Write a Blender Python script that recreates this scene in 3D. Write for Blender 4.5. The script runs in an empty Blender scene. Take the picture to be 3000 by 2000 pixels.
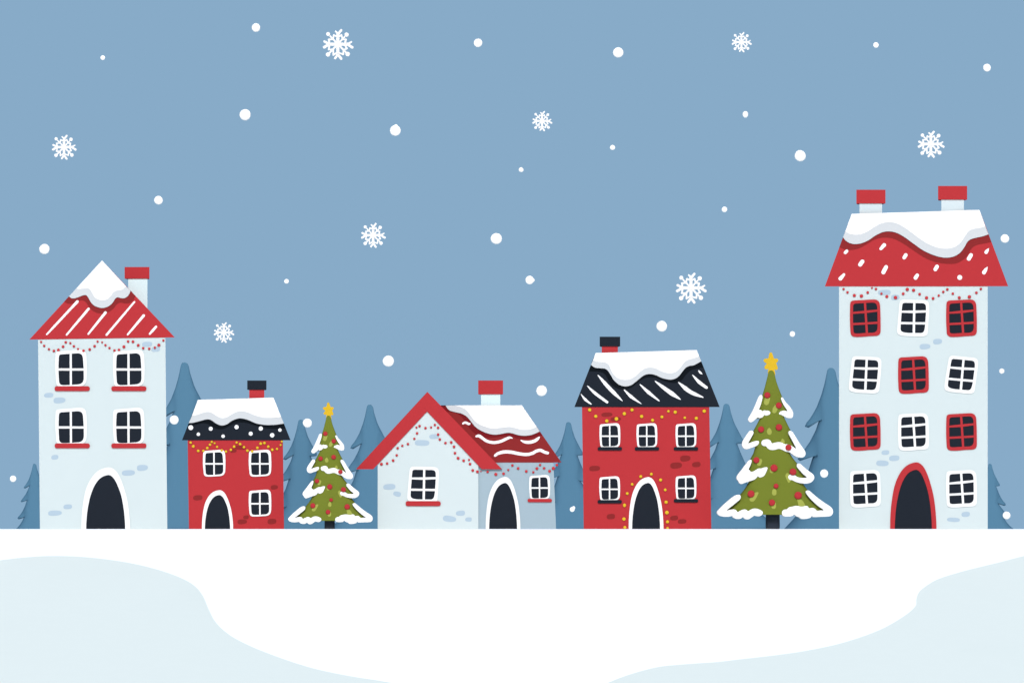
import bpy, bmesh, math, random
from mathutils import Vector
from mathutils.bvhtree import BVHTree

random.seed(7)
sc = bpy.context.scene
C = sc.collection
R = math.radians

# ------------------------------------------------------------------ scale of the place
CAM_D = 240.0          # camera stands this far in front of the house fronts (y = 0)
PX = 75.0              # units of the survey sheet per metre on the house fronts
HX, HY = 1500.0, 1548.5


class Tile:
    """a measured sheet: local sheet coordinates -> common survey coordinates"""
    def __init__(s, ox, oy, k): s.ox, s.oy, s.k = ox, oy, k
    def __call__(s, p): return (s.ox + p[0] / s.k, s.oy + p[1] / s.k) + tuple(v / s.k for v in p[2:])
    def all(s, pts): return [s(p) for p in pts]


TA = Tile(0, 740, 3.92); TB = Tile(0, 1140, 3.7333)
TC = Tile(480, 1100, 3.40909); TE = Tile(1020, 1100, 3.40909)
TF = Tile(1640, 960, 4.612); TG = Tile(1640, 1220, 4.612)
TH = Tile(2060, 1020, 5.6)
TJ = Tile(2400, 520, 3.92); TK = Tile(2400, 820, 3.92); TL = Tile(2400, 1180, 3.92)
TD = Tile(0, 0, 0.784)


def U(px, py, y=0.0):
    s = (CAM_D + y) / CAM_D
    return Vector(((px - HX) / PX * s, y, (HY - py) / PX * s))


class Plane:
    """a surface plane in space; at(px, py, h) = point on it, raised by h towards the front"""
    def __init__(s, a, b, c):
        n = (b - a).cross(c - a); n.normalize()
        s.n, s.a = n, a
    def at(s, px, py, h=0.0):
        o = Vector((0, -CAM_D, 0))
        d = Vector(((px - HX) / PX, CAM_D, (HY - py) / PX))
        a = s.a + Vector((0, -h, 0))
        t = (a - o).dot(s.n) / d.dot(s.n)
        return o + d * t


class Front:
    def __init__(s, y): s.y = y
    def at(s, px, py, h=0.0): return U(px, py, s.y - h)


# ------------------------------------------------------------------ 2-D outlines
def smooth(pts, closed=False, n=5):
    out = []; N = len(pts)
    segs = N if closed else N - 1
    for i in range(segs):
        g = lambda j: pts[j % N] if closed else pts[min(max(j, 0), N - 1)]
        p0, p1, p2, p3 = g(i - 1), g(i), g(i + 1), g(i + 2)
        for k in range(n):
            t = k / n
            out.append(tuple(0.5 * ((2 * p1[a]) + (-p0[a] + p2[a]) * t + (2 * p0[a] - 5 * p1[a] + 4 * p2[a] - p3[a]) * t * t
                                    + (-p0[a] + 3 * p1[a] - 3 * p2[a] + p3[a]) * t ** 3) for a in (0, 1)))
    if not closed: out.append(tuple(pts[-1][:2]))
    return out


def rounded(corners, n=6):
    out = []; N = len(corners)
    for i, (x, y, r) in enumerate(corners):
        p = Vector((x, y)); a = Vector(corners[i - 1][:2]); b = Vector(corners[(i + 1) % N][:2])
        da = (a - p); db = (b - p)
        r = min(r, da.length * 0.49, db.length * 0.49)
        s = p + da.normalized() * r; e = p + db.normalized() * r
        for k in range(n + 1):
            t = k / n
            q = s * (1 - t) ** 2 + p * 2 * t * (1 - t) + e * t * t
            out.append((q.x, q.y))
    return out


def stroke(pts, widths, sub=6, cap=7):
    """outline of a brush stroke with round ends"""
    if len(pts) > 2: path = smooth(pts, n=sub)
    else: path = [tuple(Vector(pts[0][:2]).lerp(Vector(pts[1][:2]), t / 4)) for t in range(5)]
    m = len(path)
    def w(i):
        f = i / (m - 1) * (len(widths) - 1); k = min(int(f), len(widths) - 2); u = f - k
        return 0.5 * (widths[k] * (1 - u) + widths[k + 1] * u)
    left, right = [], []
    for i in range(m):
        a = Vector(path[max(i - 1, 0)]); b = Vector(path[min(i + 1, m - 1)])
        t = (b - a).normalized(); nr = Vector((-t.y, t.x)); p = Vector(path[i])
        left.append(p + nr * w(i)); right.append(p - nr * w(i))
    def capf(i, sgn):
        a = Vector(path[max(i - 1, 0)]); b = Vector(path[min(i + 1, m - 1)])
        t = (b - a).normalized() * sgn; nr = Vector((-t.y, t.x)); p = Vector(path[i])
        return [p + nr * w(i) * math.cos(q * math.pi / cap) + t * w(i) * math.sin(q * math.pi / cap) for q in range(1, cap)]
    pts_ = left + capf(m - 1, 1) + right[::-1] + capf(0, -1)
    return [(p.x, p.y) for p in pts_]


def disc(cx, cy, r, ry=None, n=20):
    ry = ry or r
    return [(cx + r * math.cos(2 * math.pi * i / n), cy + ry * math.sin(2 * math.pi * i / n)) for i in range(n)]


def pebble(x0, x1, y0, y1, rot=0, n=28):
    """a worn brick face"""
    cx, cy, a, b = (x0 + x1) / 2, (y0 + y1) / 2, (x1 - x0) / 2, (y1 - y0) / 2
    out = []; sk = random.uniform(-0.12, 0.12)
    for i in range(n):
        t = 2 * math.pi * i / n; c, s = math.cos(t), math.sin(t)
        e = 2 / 2.7
        x = a * math.copysign(abs(c) ** e, c); y = b * math.copysign(abs(s) ** e, s)
        y *= 1 + sk * x / a; y -= 0.10 * b * x / a
        q = R(rot)
        out.append((cx + x * math.cos(q) - y * math.sin(q), cy + x * math.sin(q) + y * math.cos(q)))
    return out


def area2(p): return sum(p[i - 1][0] * p[i][1] - p[i][0] * p[i - 1][1] for i in range(len(p)))


# ------------------------------------------------------------------ materials
def lin(h):
    v = [int(h[i:i + 2], 16) / 255 for i in (0, 2, 4)]
    return [c / 12.92 if c <= 0.04045 else ((c + 0.055) / 1.055) ** 2.4 for c in v]


# how much daylight each kind of surface receives (from the sun and sky below)
LIGHT = dict(wall=(1.9,1.91,1.95), roof=(1.82,1.84,1.91), rim=(1.82,1.85,1.9), crown=(2,2,2.02), pine=(1.79,1.82,1.89), ball=(1.98,1.94,2.0), flake=(1,1,1), bead=(1.6,1.5,1.5), bulb=(1.78,1.74,1.8), ground=(1.11,1.20,1.33), trunk=(1.1,1.1,1.1), high_red=(1.8,1.75,1.8), high=(1.84,1.84,1.82), stack=(1.64,1.54,1.55))
_mats = {}


def mat(name, hexv, cls='wall', var=0.004, scale=1.5, fixed=None):
    key = (name, cls)
    if key in _mats: return _mats[key]
    m = bpy.data.materials.new(name + '_' + cls); m.use_nodes = True
    nt = m.node_tree; b = nt.nodes['Principled BSDF']
    b.inputs['Roughness'].default_value = 0.95
    b.inputs['Specular IOR Level'].default_value = 0.0
    base = fixed or [min(0.93, c / l) for c, l in zip(lin(hexv), LIGHT[cls])]
    tc = nt.nodes.new('ShaderNodeTexCoord'); nz = nt.nodes.new('ShaderNodeTexNoise')
    nz.inputs['Scale'].default_value = scale; nz.inputs['Detail'].default_value = 4
    nt.links.new(tc.outputs['Object'], nz.inputs['Vector'])
    rp = nt.nodes.new('ShaderNodeValToRGB')
    rp.color_ramp.elements[0].position = 0.3; rp.color_ramp.elements[1].position = 0.7
    rp.color_ramp.elements[0].color = [c * (1 - var) for c in base] + [1]
    rp.color_ramp.elements[1].color = [min(1, c * (1 + var)) for c in base] + [1]
    nt.links.new(nz.outputs['Fac'], rp.inputs['Fac'])
    nt.links.new(rp.outputs['Color'], b.inputs['Base Color'])
    _mats[key] = m
    return m


SNOW = [0.93, 0.935, 0.94]
def snow(cls='wall'): return mat('snow', 'ffffff', cls, fixed=[c * SNOWK.get(cls, 1) for c in SNOW])
SNOWK = dict(wall=0.70, flake=0.62, ball=0.72, roof=0.70)
def white(cls='wall'): return mat('white_paint', 'ffffff', cls, fixed=[0.58, 0.585, 0.59])
def red(cls='wall'): return mat('red_paint', 'c83e44', cls)
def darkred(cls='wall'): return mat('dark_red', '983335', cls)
def deepred(cls='roof'): return mat('shaded_dark_red', '832329', cls)  # wing roof red darkened to paint in a shadow
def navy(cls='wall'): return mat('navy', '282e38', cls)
def black(cls='roof'): return mat('shaded_navy', '171c22', cls)  # roof navy darkened, painted shadow below the snow
def plaster(cls='wall'): return mat('pale_plaster', 'e2f0f5', cls)
def bluebrick(cls='wall'): return mat('pale_blue_brick', 'c0d6e9', cls)
def grey_plaster(cls='wall'): return mat('grey_blue_plaster', 'b1c7d6', cls)
def rim(cls='rim'): return mat('shaded_snow_rim', 'e2e8ee', cls)  # grey stands in for shade on the snow's lower edge
def yellow(cls='ball'): return mat('yellow', 'edc435', cls)


# ------------------------------------------------------------------ mesh building
class MB:
    def __init__(s): s.v = []; s.f = []; s.mi = []; s.sm = []
    def add(s, vs, fs, mi=0, sm=False):
        o = len(s.v); s.v += [Vector(v) for v in vs]
        for f in fs: s.f.append([i + o for i in f]); s.mi.append(mi); s.sm.append(sm)
    def slab(s, poly, surf, h, back, mi=0, bev=0.0):
        """outline laid on a surface: raised h to the front, reaching `back` behind its front face"""
        if area2(poly) < 0: poly = poly[::-1]
        n = len(poly)
        fr = [surf.at(x, y, h) for x, y in poly]
        bk = [p + (back if isinstance(back, Vector) else Vector((0, back, 0))) for p in fr]
        rings = [bk, fr]
        if bev:
            mid = [p + Vector((0, bev, 0)) for p in fr]
            ins = []
            for i in range(n):
                a, b = Vector(poly[i - 1]), Vector(poly[(i + 1) % n]); t = b - a
                if t.length < 1e-6: t = Vector((1, 0))
                t.normalize(); q = Vector(poly[i]) + Vector((-t.y, t.x)) * bev * PX
                ins.append(surf.at(q.x, q.y, h))
            rings = [bk, mid, ins]
        vs = [p for r in rings for p in r]; fs = []
        for r in range(len(rings) - 1):
            for i in range(n):
                j = (i + 1) % n
                fs.append([r * n + i, r * n + j, (r + 1) * n + j, (r + 1) * n + i])
        fs.append([(len(rings) - 1) * n + i for i in range(n)])
        fs.append([i for i in reversed(range(n))])
        s.add(vs, fs, mi)
    def ring(s, outer, inner, surf, h, back, mi=0):
        """frame: outline with an opening"""
        n = 72
        ccen = (sum(p[0] for p in inner) / len(inner), sum(p[1] for p in inner) / len(inner))
        def cast(poly):
            out = []
            for k in range(n):
                a = 2 * math.pi * k / n; d = (math.cos(a), math.sin(a)); best = 0
                for i in range(len(poly)):
                    p, q = poly[i - 1], poly[i]
                    ex, ey = q[0] - p[0], q[1] - p[1]; den = d[0] * ey - d[1] * ex
                    if abs(den) < 1e-9: continue
                    wx, wy = p[0] - ccen[0], p[1] - ccen[1]
                    t = (wx * ey - wy * ex) / den; u = (wx * d[1] - wy * d[0]) / den
                    if -1e-6 <= u <= 1 + 1e-6 and t > best: best = t
                out.append((ccen[0] + d[0] * best, ccen[1] + d[1] * best))
            return out
        O, I = cast(outer), cast(inner)
        fo = [surf.at(x, y, h) for x, y in O]; fi = [surf.at(x, y, h) for x, y in I]
        D = Vector((0, back, 0)); bo = [p + D for p in fo]; bi = [p + D for p in fi]
        vs = fo + fi + bo + bi; fs = []
        for i in range(n):
            j = (i + 1) % n
            fs += [[i, j, n + j, n + i], [i, 2 * n + i, 2 * n + j, j], [n + i, n + j, 3 * n + j, 3 * n + i],
                   [2 * n + i, 3 * n + i, 3 * n + j, 2 * n + j]]
        s.add(vs, fs, mi)
    def box(s, a, b, mi=0, taper=0.0):
        x0, y0, z0 = a; x1, y1, z1 = b; t = taper
        vs = [(x0, y0, z0), (x1, y0, z0), (x1 - t, y1, z0), (x0 + t, y1, z0), (x0, y0, z1), (x1, y0, z1), (x1 - t, y1, z1), (x0 + t, y1, z1)]
        s.add(vs, [[0, 1, 5, 4], [1, 2, 6, 5], [2, 3, 7, 6], [3, 0, 4, 7], [4, 5, 6, 7], [3, 2, 1, 0]], mi)
    def blob(s, c, rx, ry, rz, mi=0, nu=20, nv=12, wob=0.0, seed=0):
        rnd = random.Random(seed); ph = [rnd.uniform(0, 6.28) for _ in range(3)]
        vs = []; fs = []
        for j in range(1, nv):
            a = math.pi * j / nv
            for i in range(nu):
                b = 2 * math.pi * i / nu
                d = Vector((math.sin(a) * math.cos(b), math.cos(a), math.sin(a) * math.sin(b)))
                k = 1 + wob * (math.sin(2 * b + ph[0]) * 0.6 + math.sin(3 * b + ph[1]) * 0.4) * math.sin(a)
                vs.append((c[0] + rx * d.x * k, c[1] + ry * d.y, c[2] + rz * d.z * k))
        t = len(vs); vs += [(c[0], c[1] + ry, c[2]), (c[0], c[1] - ry, c[2])]
        for j in range(nv - 2):
            for i in range(nu):
                k = (i + 1) % nu
                fs.append([j * nu + i, j * nu + k, (j + 1) * nu + k, (j + 1) * nu + i])
        for i in range(nu):
            k = (i + 1) % nu
            fs.append([t, k, i]); fs.append([t + 1, (nv - 2) * nu + i, (nv - 2) * nu + k])
        s.add(vs, fs, mi, True)
    def build(s, name, mats, parent=None, origin=None, weld=0.0):
        o0 = origin
        if o0 is None:
            o0 = Vector((0, 0, 0)); q = parent
            while q is not None: o0 = o0 + q.location; q = q.parent
        me = bpy.data.meshes.new(name)
        me.from_pydata([tuple(v - o0) for v in s.v], [], s.f)
        for m in (mats if isinstance(mats, (list, tuple)) else [mats]): me.materials.append(m)
        for p, mi, sm in zip(me.polygons, s.mi, s.sm): p.material_index = mi; p.use_smooth = sm
        bm = bmesh.new(); bm.from_mesh(me)
        if weld:
            bmesh.ops.remove_doubles(bm, verts=bm.verts, dist=weld)
            bmesh.ops.dissolve_degenerate(bm, edges=bm.edges, dist=1e-4)
        bmesh.ops.recalc_face_normals(bm, faces=bm.faces); bm.to_mesh(me); bm.free()
        o = bpy.data.objects.new(name, me); C.objects.link(o)
        if parent is not None: o.parent = parent
        elif origin is not None: o.location = origin
        return o


def tag(o, label, cat, group=None):
    o['label'] = label; o['category'] = cat
    if group: o['group'] = group
    return o


def thing(name, label, cat, loc, group=None):
    o = bpy.data.objects.new(name, None); C.objects.link(o); o.location = loc
    o.empty_display_size = 0.3
    return tag(o, label, cat, group)


# ------------------------------------------------------------------ windows and doors (templates)
WA = dict(box=(631, 1108, 369), outer=[(640, 1135, 28), (986, 1108, 75), (1000, 1310, 160), (990, 1531, 80), (764, 1546, 90), (652, 1546, 60), (631, 1320, 160)],
          inner=[(677, 1168, 25), (948, 1150, 60), (962, 1330, 140), (962, 1507, 65), (770, 1520, 90), (680, 1520, 50), (669, 1330, 140)],
          bars=[[(800, 1150), (824, 1150), (826, 1525), (802, 1525)], [(660, 1327), (970, 1328), (970, 1353), (660, 1353)]])
WB = dict(box=(895, 228, 371), outer=[(926, 226, 45), (1264, 234, 70), (1262, 360, 90), (1244, 630, 45), (1200, 650, 60), (990, 646, 90), (893, 630, 75), (900, 520, 100)],
          inner=[(955, 262, 26), (1226, 268, 60), (1228, 350, 60), (1216, 540, 60), (1200, 610, 48), (1000, 608, 90), (932, 592, 60), (937, 490, 90)],
          bars=[[(1080, 262), (1105, 262), (1100, 612), (1073, 612)], [(930, 354), (1080, 352), (1240, 349), (1240, 373), (1080, 381), (930, 375)],
                [(925, 482), (1080, 485), (1235, 486), (1235, 512), (1080, 510), (925, 508)]])
WC = dict(box=(351, 222, 355), outer=[(357, 238, 34), (696, 219, 75), (706, 420, 160), (706, 640, 85), (590, 643, 120), (470, 655, 110), (362, 652, 70), (351, 450, 160)],
          inner=[(390, 272, 26), (664, 256, 55), (670, 400, 140), (670, 605, 70), (540, 607, 90), (440, 615, 80), (394, 612, 55), (387, 450, 140)],
          bars=[[(513, 262), (538, 262), (561, 612), (535, 612)], [(380, 368), (520, 352), (680, 338), (680, 361), (520, 382), (380, 389)],
                [(380, 494), (525, 487), (680, 477), (680, 502), (525, 512), (380, 519)]])


def window(house, T, tpl, x, y, width, surf, frame_m, rot=0, sill=None, sill_m=None, label=None):
    bx, by, bw = tpl['box']; k = width / bw
    cx, cy = bx + bw / 2, by + bw * 0.585
    def mp(p):
        u, v = p[0] - cx, p[1] - cy; q = R(rot)
        u, v = u * math.cos(q) - v * math.sin(q), u * math.sin(q) + v * math.cos(q)
        return T((x + (u + cx - bx) * k, y + (v + cy - by) * k))
    outer = [mp(p) for p in rounded(tpl['outer'])]; inner = [mp(p) for p in rounded(tpl['inner'])]
    m = MB(); m.ring(outer, inner, surf, 0.035, 0.035)
    for i, b in enumerate(tpl['bars']):
        m.slab([mp(p) for p in b], surf, 0.031 - 0.003 * i, 0.02)
    w = m.build('window', frame_m, house)
    if label: w['label'] = label
    m = MB(); m.slab(inner, surf, 0.012, 0.012); m.build('pane', navy(), w)
    if sill:
        x0, x1, y0, y1 = sill; h = (y1 - y0) / 2
        m = MB(); m.slab([T(p) for p in rounded([(x0, y0, h), (x1, y0, h), (x1, y1, h), (x0, y1, h)], 7)], surf, 0.055, 0.055)
        m.build('sill', sill_m, w)
    return w


DOUT = [(890, 1527), (893, 1400), (905, 1270), (930, 1130), (965, 1030), (1020, 940), (1090, 880), (1180, 852), (1230, 862), (1275, 900), (1320, 980), (1360, 1090), (1390, 1200), (1410, 1330), (1420, 1450), (1422, 1527)]
DIN = [(942, 1527), (944, 1450), (955, 1330), (975, 1220), (1000, 1130), (1040, 1040), (1100, 967), (1180, 935), (1225, 952), (1265, 1005), (1310, 1110), (1335, 1200), (1355, 1320), (1367, 1450), (1369, 1527)]


def door(house, T, ob, ib, base, surf, frame_m, label=None):
    """ob / ib: left, right, top of the frame outside and of the opening"""
    def fit(pts, x0, x1, top):
        a0, a1 = pts[0][0], pts[-1][0]; t0 = min(p[1] for p in pts)
        return [T((x0 + (p[0] - a0) / (a1 - a0) * (x1 - x0), base - (1527 - p[1]) / (1527 - t0) * (base - top))) for p in smooth(pts, n=4)]
    o = fit(DOUT, *ob); i = fit(DIN, *ib)
    m = MB(); m.slab(i, surf, 0.015, 0.015)
    d = m.build('door', navy(), house)
    n = len(i); m = MB()
    # frame: arch strip between the two outlines, both with the same number of points
    def res(p, k=60):
        L = [0]
        for a, b in zip(p, p[1:]): L.append(L[-1] + math.hypot(b[0] - a[0], b[1] - a[1]))
        out = []
        for q in range(k + 1):
            t = L[-1] * q / k; j = max(0, min(len(L) - 2, next((j for j in range(len(L) - 1) if L[j + 1] >= t - 1e-9), len(L) - 2)))
            u = (t - L[j]) / max(1e-9, L[j + 1] - L[j])
            out.append((p[j][0] * (1 - u) + p[j + 1][0] * u, p[j][1] * (1 - u) + p[j + 1][1] * u))
        return out
    O, I = res(o), res(i)
    n = len(O)
    fo = [surf.at(*p, 0.04) for p in O]; fi = [surf.at(*p, 0.04) for p in I]
    D = Vector((0, 0.04, 0)); vs = fo + fi + [p + D for p in fo] + [p + D for p in fi]; fs = []
    for q in range(n - 1):
        r = q + 1
        fs += [[q, r, n + r, n + q], [q, 2 * n + q, 2 * n + r, r], [n + q, n + r, 3 * n + r, 3 * n + q]]
    fs += [[0, n, 3 * n, 2 * n], [n - 1, 3 * n - 1, 4 * n - 1, 2 * n - 1]]
    m.add(vs, fs); m.build('door_frame', frame_m, d)
    if label: d['label'] = label


def walls(house, poly, y, depth, m_wall, bricks=(), m_brick=None, inset=0.3):
    m = MB(); n = len(poly)
    fr = [U(px, py, y) for px, py in poly]
    for p in fr:
        if abs(p.z) < 0.03: p.z = -0.05
    cx = sum(p.x for p in fr) / n
    bk = [Vector((p.x - math.copysign(inset, p.x - cx) if abs(p.x - cx) > 0.6 else p.x, y + depth, p.z)) for p in fr]
    fs = [list(range(n)), [n + i for i in reversed(range(n))]] + [[i, (i + 1) % n, n + (i + 1) % n, n + i] for i in range(n)]
    m.add(fr + bk, fs)
    for b in bricks: m.slab(b, Front(y), 0.006, 0.006, 1)
    return m.build('wall', [m_wall, m_brick or m_wall], house)


def hip_roof(house, FL, FR, RL, RR, y, depth, m_roof, pattern, snow_hi, snow_lo, inset=0.75, top=None):
    """FL.. survey points of eaves and ridge; pattern = [(outline, material)]; snow_hi / snow_lo = lower edges of the cap and its grey rim, coloured as shaded snow"""
    a, b = U(*FL, y), U(*FR, y)
    c = U(*RL, y + depth / 2)
    pl = Plane(a, b, c)
    c = pl.at(*RL); d = pl.at(*RR)
    yb = y + depth
    A = Vector((a.x + inset, yb, a.z + 0.06 * depth)); B = Vector((b.x - inset, yb, b.z + 0.06 * depth))
    m = MB()
    if RL == RR: m.add([a, b, c, A, B], [[0, 1, 2], [1, 4, 2], [4, 3, 2], [3, 0, 2], [0, 3, 4, 1]])
    else: m.add([a, b, d, c, A, B], [[0, 1, 2, 3], [1, 5, 2], [5, 4, 3, 2], [4, 0, 3], [0, 4, 5, 1]])
    ms = [m_roof]
    for poly, pm, h in pattern:
        if pm not in ms: ms.append(pm)
        m.slab(poly, pl, h, h + 0.0, ms.index(pm))
    roof = m.build('roof', ms, house)
    tops = top or ([RR, RL] if RL != RR else [RL])
    m = MB(); m.slab(snow_hi + tops, pl, 0.06, 0.06)
    # the snow also lies over the back of the ridge
    sh = [pl.at(x_, y_, 0.0) for x_, y_ in snow_hi + tops]
    yr = (c.y + d.y) / 2; xc = sum(pl.at(*t_).x for t_ in tops) / len(tops)
    nb = lambda x_: xc + (x_ - xc) * 0.86
    m.add([Vector((nb(p.x), 2 * yr - p.y + 0.08 + (p.y - yr) * 0.0, p.z + 0.0)) for p in sh], [list(range(len(sh)))])
    for i_, ends in ((-1, (snow_hi[0], tops[-1])), (1, (snow_hi[-1], tops[0]))):
        p, q = pl.at(*ends[0], 0.06), pl.at(*ends[1], 0.06); o = Vector((0.006 * i_, 0, 0)) * 0
        m.add([p + o, q + o, Vector((nb(q.x), 2 * yr - q.y + 0.08, q.z)), Vector((nb(p.x), 2 * yr - p.y + 0.08, p.z))], [[0, 1, 2, 3]])
    sn = m.build('snow_cap', snow('roof'), roof)
    m = MB(); m.slab(snow_lo + snow_hi[::-1], pl, 0.05, 0.05); m.build('snow_rim', rim('rim'), roof)
    return roof, pl, yr


def chimney(house, T, body, cap, y, body_m, cap_m, drop=0.5):
    x0, x1, y0, y1 = body; p = U(*T((x0, y1)), y); q = U(*T((x1, y0)), y)
    m = MB(); m.box((p.x, y, p.z - drop), (q.x, y + 0.62, q.z), taper=0.06); ch = m.build('chimney', body_m, house)
    x0, x1, y0, y1 = cap; p = U(*T((x0, y1)), y - 0.05); q = U(*T((x1, y0)), y - 0.05)
    m = MB(); m.box((p.x, y - 0.05, p.z), (q.x, y + 0.70, q.z), taper=0.07); m.build('chimney_cap', cap_m, ch)


def garland(name, label, beads, surf_of, m_bead, part, cat):
    pts = [(surf_of(b[0], b[1]).at(b[0], b[1], 0.04), b) for b in beads]
    cx = sum(p.x for p, _ in pts) / len(pts); zt = max(p.z for p, _ in pts)
    g = thing(name, label, cat, (cx, pts[0][0].y, zt))
    for p, b in pts:
        r = b[2] / PX; rz = (b[3] if len(b) > 3 else b[2]) / PX
        m = MB(); m.blob(p, r, 0.022, rz, nu=14, nv=8); m.build(part, m_bead, g)


S = Front(0.0)
# ================================================================== HOUSE 1: tall pale house, red pointed roof
h1 = thing('house', 'tall pale house with a pointed striped red roof, one chimney and four white windows', 'house', U(304, HY, 0))
br = [TA.all(pebble(1631, 1748, 1022, 1080)), TA.all(pebble(1740, 1839, 1081, 1138)), TB.all(pebble(481, 584, 38, 90)), TB.all(pebble(585, 716, 88, 153)),
      TB.all(pebble(561, 638, 716, 768)), TB.all(pebble(1332, 1476, 882, 943)), TB.all(pebble(1497, 1618, 824, 890)), TB.all(pebble(694, 788, 1256, 1308)), TB.all(pebble(526, 676, 1323, 1380))]
walls(h1, [(111.5, 994), (484.5, 987.8), (490.2, HY), (117, HY)], 0, 4.6, plaster(), br, bluebrick())
hi = TA.all(smooth([(877, 410), (910, 418), (960, 414), (1010, 411), (1038, 428), (1060, 465), (1085, 507), (1125, 536), (1180, 547), (1230, 535), (1268, 502), (1300, 460), (1335, 438), (1390, 428), (1425, 408), (1445, 385)]))
lo = TA.all(smooth([(793, 500), (815, 520), (850, 525), (900, 510), (950, 491), (985, 487), (1010, 510), (1045, 570), (1090, 612), (1170, 635), (1240, 618), (1290, 578), (1322, 530), (1350, 513), (1390, 522), (1430, 522), (1468, 497), (1490, 462), (1499, 435)]))
shade_band = TA.all(smooth([(738, 560), (770, 582), (820, 587), (860, 572), (905, 553), (950, 548), (985, 568), (1012, 607), (1050, 655), (1110, 690), (1170, 697), (1240, 685), (1300, 645), (1340, 595), (1380, 575), (1440, 583), (1490, 578), (1530, 545), (1556, 495)]))  # lower edge of the snow's shadow, painted in dark red
st = [stroke([a, b], w) for a, b, w in [((537, 938), (888, 562), (18, 28, 24, 32)), ((765, 943), (1017, 645), (20, 26, 28)), ((1014, 933), (1211, 688), (20, 26, 30)),
                                        ((1224, 943), (1543, 566), (24, 24, 20)), ((1466, 940), (1650, 722), (20, 26, 30)), ((1720, 932), (1792, 850), (22, 28, 26))]]
roof, pl, yr = hip_roof(h1, TA((337, 997)), TA((2007, 972)), TA((1172, 90)), TA((1172, 90)), -0.025, 4.9, red('roof'),
                        [(shade_band + lo[::-1], darkred('rim'), 0.006)] + [(TA.all(s_), snow('roof'), 0.014) for s_ in st], hi, lo)
chimney(h1, TA, (1473, 1693, 298, 620), (1431, 1716, 165, 298), yr + 0.06, plaster('stack'), red(), drop=0.1)
for (x, y, T) in ((631, 1108, TA), (1294, 1108, TA)):
    window(h1, T, WA, x, y, 369, S, white(), sill=(627 if x < 1000 else 1278, 1030 if x < 1000 else 1681, 1532, 1588), sill_m=red())
for x, s0 in ((602, 598), (1232, 1217)):
    window(h1, TB, WA, x, 195, 351, S, white(), sill=(s0, s0 + 384, 590, 643), sill_m=red())
door(h1, TB, (890, 1422, 852), (942, 1369, 935), 1528, S, white())
garland('bead_garland', 'string of red beads swagged under the pointed red roof of the tall pale house', TA.all([
    (472, 1024, 13), (507, 1069, 14), (562, 1108, 14), (618, 1127, 15), (671, 1117, 17), (724, 1078, 16), (755, 1028, 15), (807, 1038, 13), (848, 1074, 15), (896, 1106, 13),
    (959, 1126, 16), (1030, 1111, 16), (1086, 1073, 16), (1121, 1020, 13), (1173, 1028, 11), (1211, 1062, 14), (1257, 1094, 14), (1314, 1123, 15), (1367, 1116, 16), (1423, 1080, 18),
    (1471, 1019, 15), (1527, 1022, 16), (1587, 1063, 17), (1645, 1096, 15), (1713, 1102, 15), (1778, 1090, 14), (1824, 1061, 18), (1876, 1007, 14)]), lambda x, y: S, red('bead'), 'bead', 'garland')

# ================================================================== HOUSE 2: small red house, black roof
h2 = thing('house', 'small red house with a black dotted roof under snow and three white windows', 'house', U(691, HY, 0))
br = [TC.all(pebble(*b)) for b in [(700, 818, 697, 738, 6), (663, 727, 732, 768), (1067, 1139, 1091, 1135), (293, 386, 1192, 1243), (793, 848, 1393, 1431), (736, 830, 1433, 1481), (1036, 1124, 1427, 1481)]]
walls(h2, TC.all([(238, 643), (1189, 643)]) + [(TC((1201, 0))[0], HY), (TC((251, 0))[0], HY)], 0, 2.7, red(), br, darkred())
hi = TC.all(smooth([(280, 402), (330, 392), (400, 368), (445, 363), (480, 372), (520, 398), (560, 418), (590, 424), (630, 415), (690, 380), (740, 358), (780, 355), (840, 368), (920, 400), (1000, 418), (1080, 420), (1172, 412)]))
lo = TC.all(smooth([(249, 473), (290, 470), (350, 455), (410, 439), (445, 436), (480, 447), (530, 482), (580, 496), (630, 484), (680, 450), (730, 430), (775, 426), (840, 441), (920, 475), (1000, 490), (1060, 492), (1130, 488), (1199, 477)]))
shade_band = TC.all(smooth([(239, 499), (300, 495), (360, 480), (405, 475), (450, 488), (500, 520), (550, 534), (600, 530), (650, 505), (710, 475), (770, 466), (830, 472), (900, 495), (1000, 520), (1080, 530), (1150, 530), (1217, 523)]))  # lower edge of the shadow painted beneath the snow
dots = [(269, 518, 24), (345, 584, 17), (468, 529, 20), (592, 604, 17), (726, 513, 21), (868, 578, 20), (968, 527, 21), (1082, 594, 22), (1159, 542, 17)]
roof, pl, yr = hip_roof(h2, TC((181, 644)), TC((1266, 644)), TC((340, 241)), TC((1095, 219)), -0.025, 2.9, navy('roof'),
                        [(shade_band + lo[::-1], black('rim'), 0.006)] + [(TC.all(disc(*d_)), snow('roof'), 0.014) for d_ in dots], hi, lo)
chimney(h2, TC, (853, 1003, 140, 230), (833, 1025, 48, 140), yr + 0.08, red('high_red'), navy())
for x, y in ((388, 735), (846, 735), (846, 1133)): window(h2, TC, WA, x, y, 229, S, white())
door(h2, TC, (380, 692, 1142), (410, 662, 1190), 1528.5, S, white())
garland('light_garland', 'swagged string of yellow bulbs under the black roof of the small red house', TC.all([
    (268, 668, 13), (294, 705, 15), (343, 750, 14), (395, 750, 13), (434, 722, 14), (461, 689, 13), (479, 661, 12), (507, 674, 10), (532, 711, 12), (578, 745, 13), (620, 757, 13), (669, 740, 13),
    (702, 708, 14), (727, 667, 12), (762, 683, 14), (800, 713, 13), (835, 748, 14), (882, 755, 14), (934, 720, 14), (968, 678, 15), (1005, 672, 14), (1043, 708, 14), (1083, 739, 14), (1130, 731, 12), (1166, 692, 11), (1179, 657, 11)]),
    lambda x, y: S, yellow('bulb'), 'bulb', 'garland')

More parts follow.
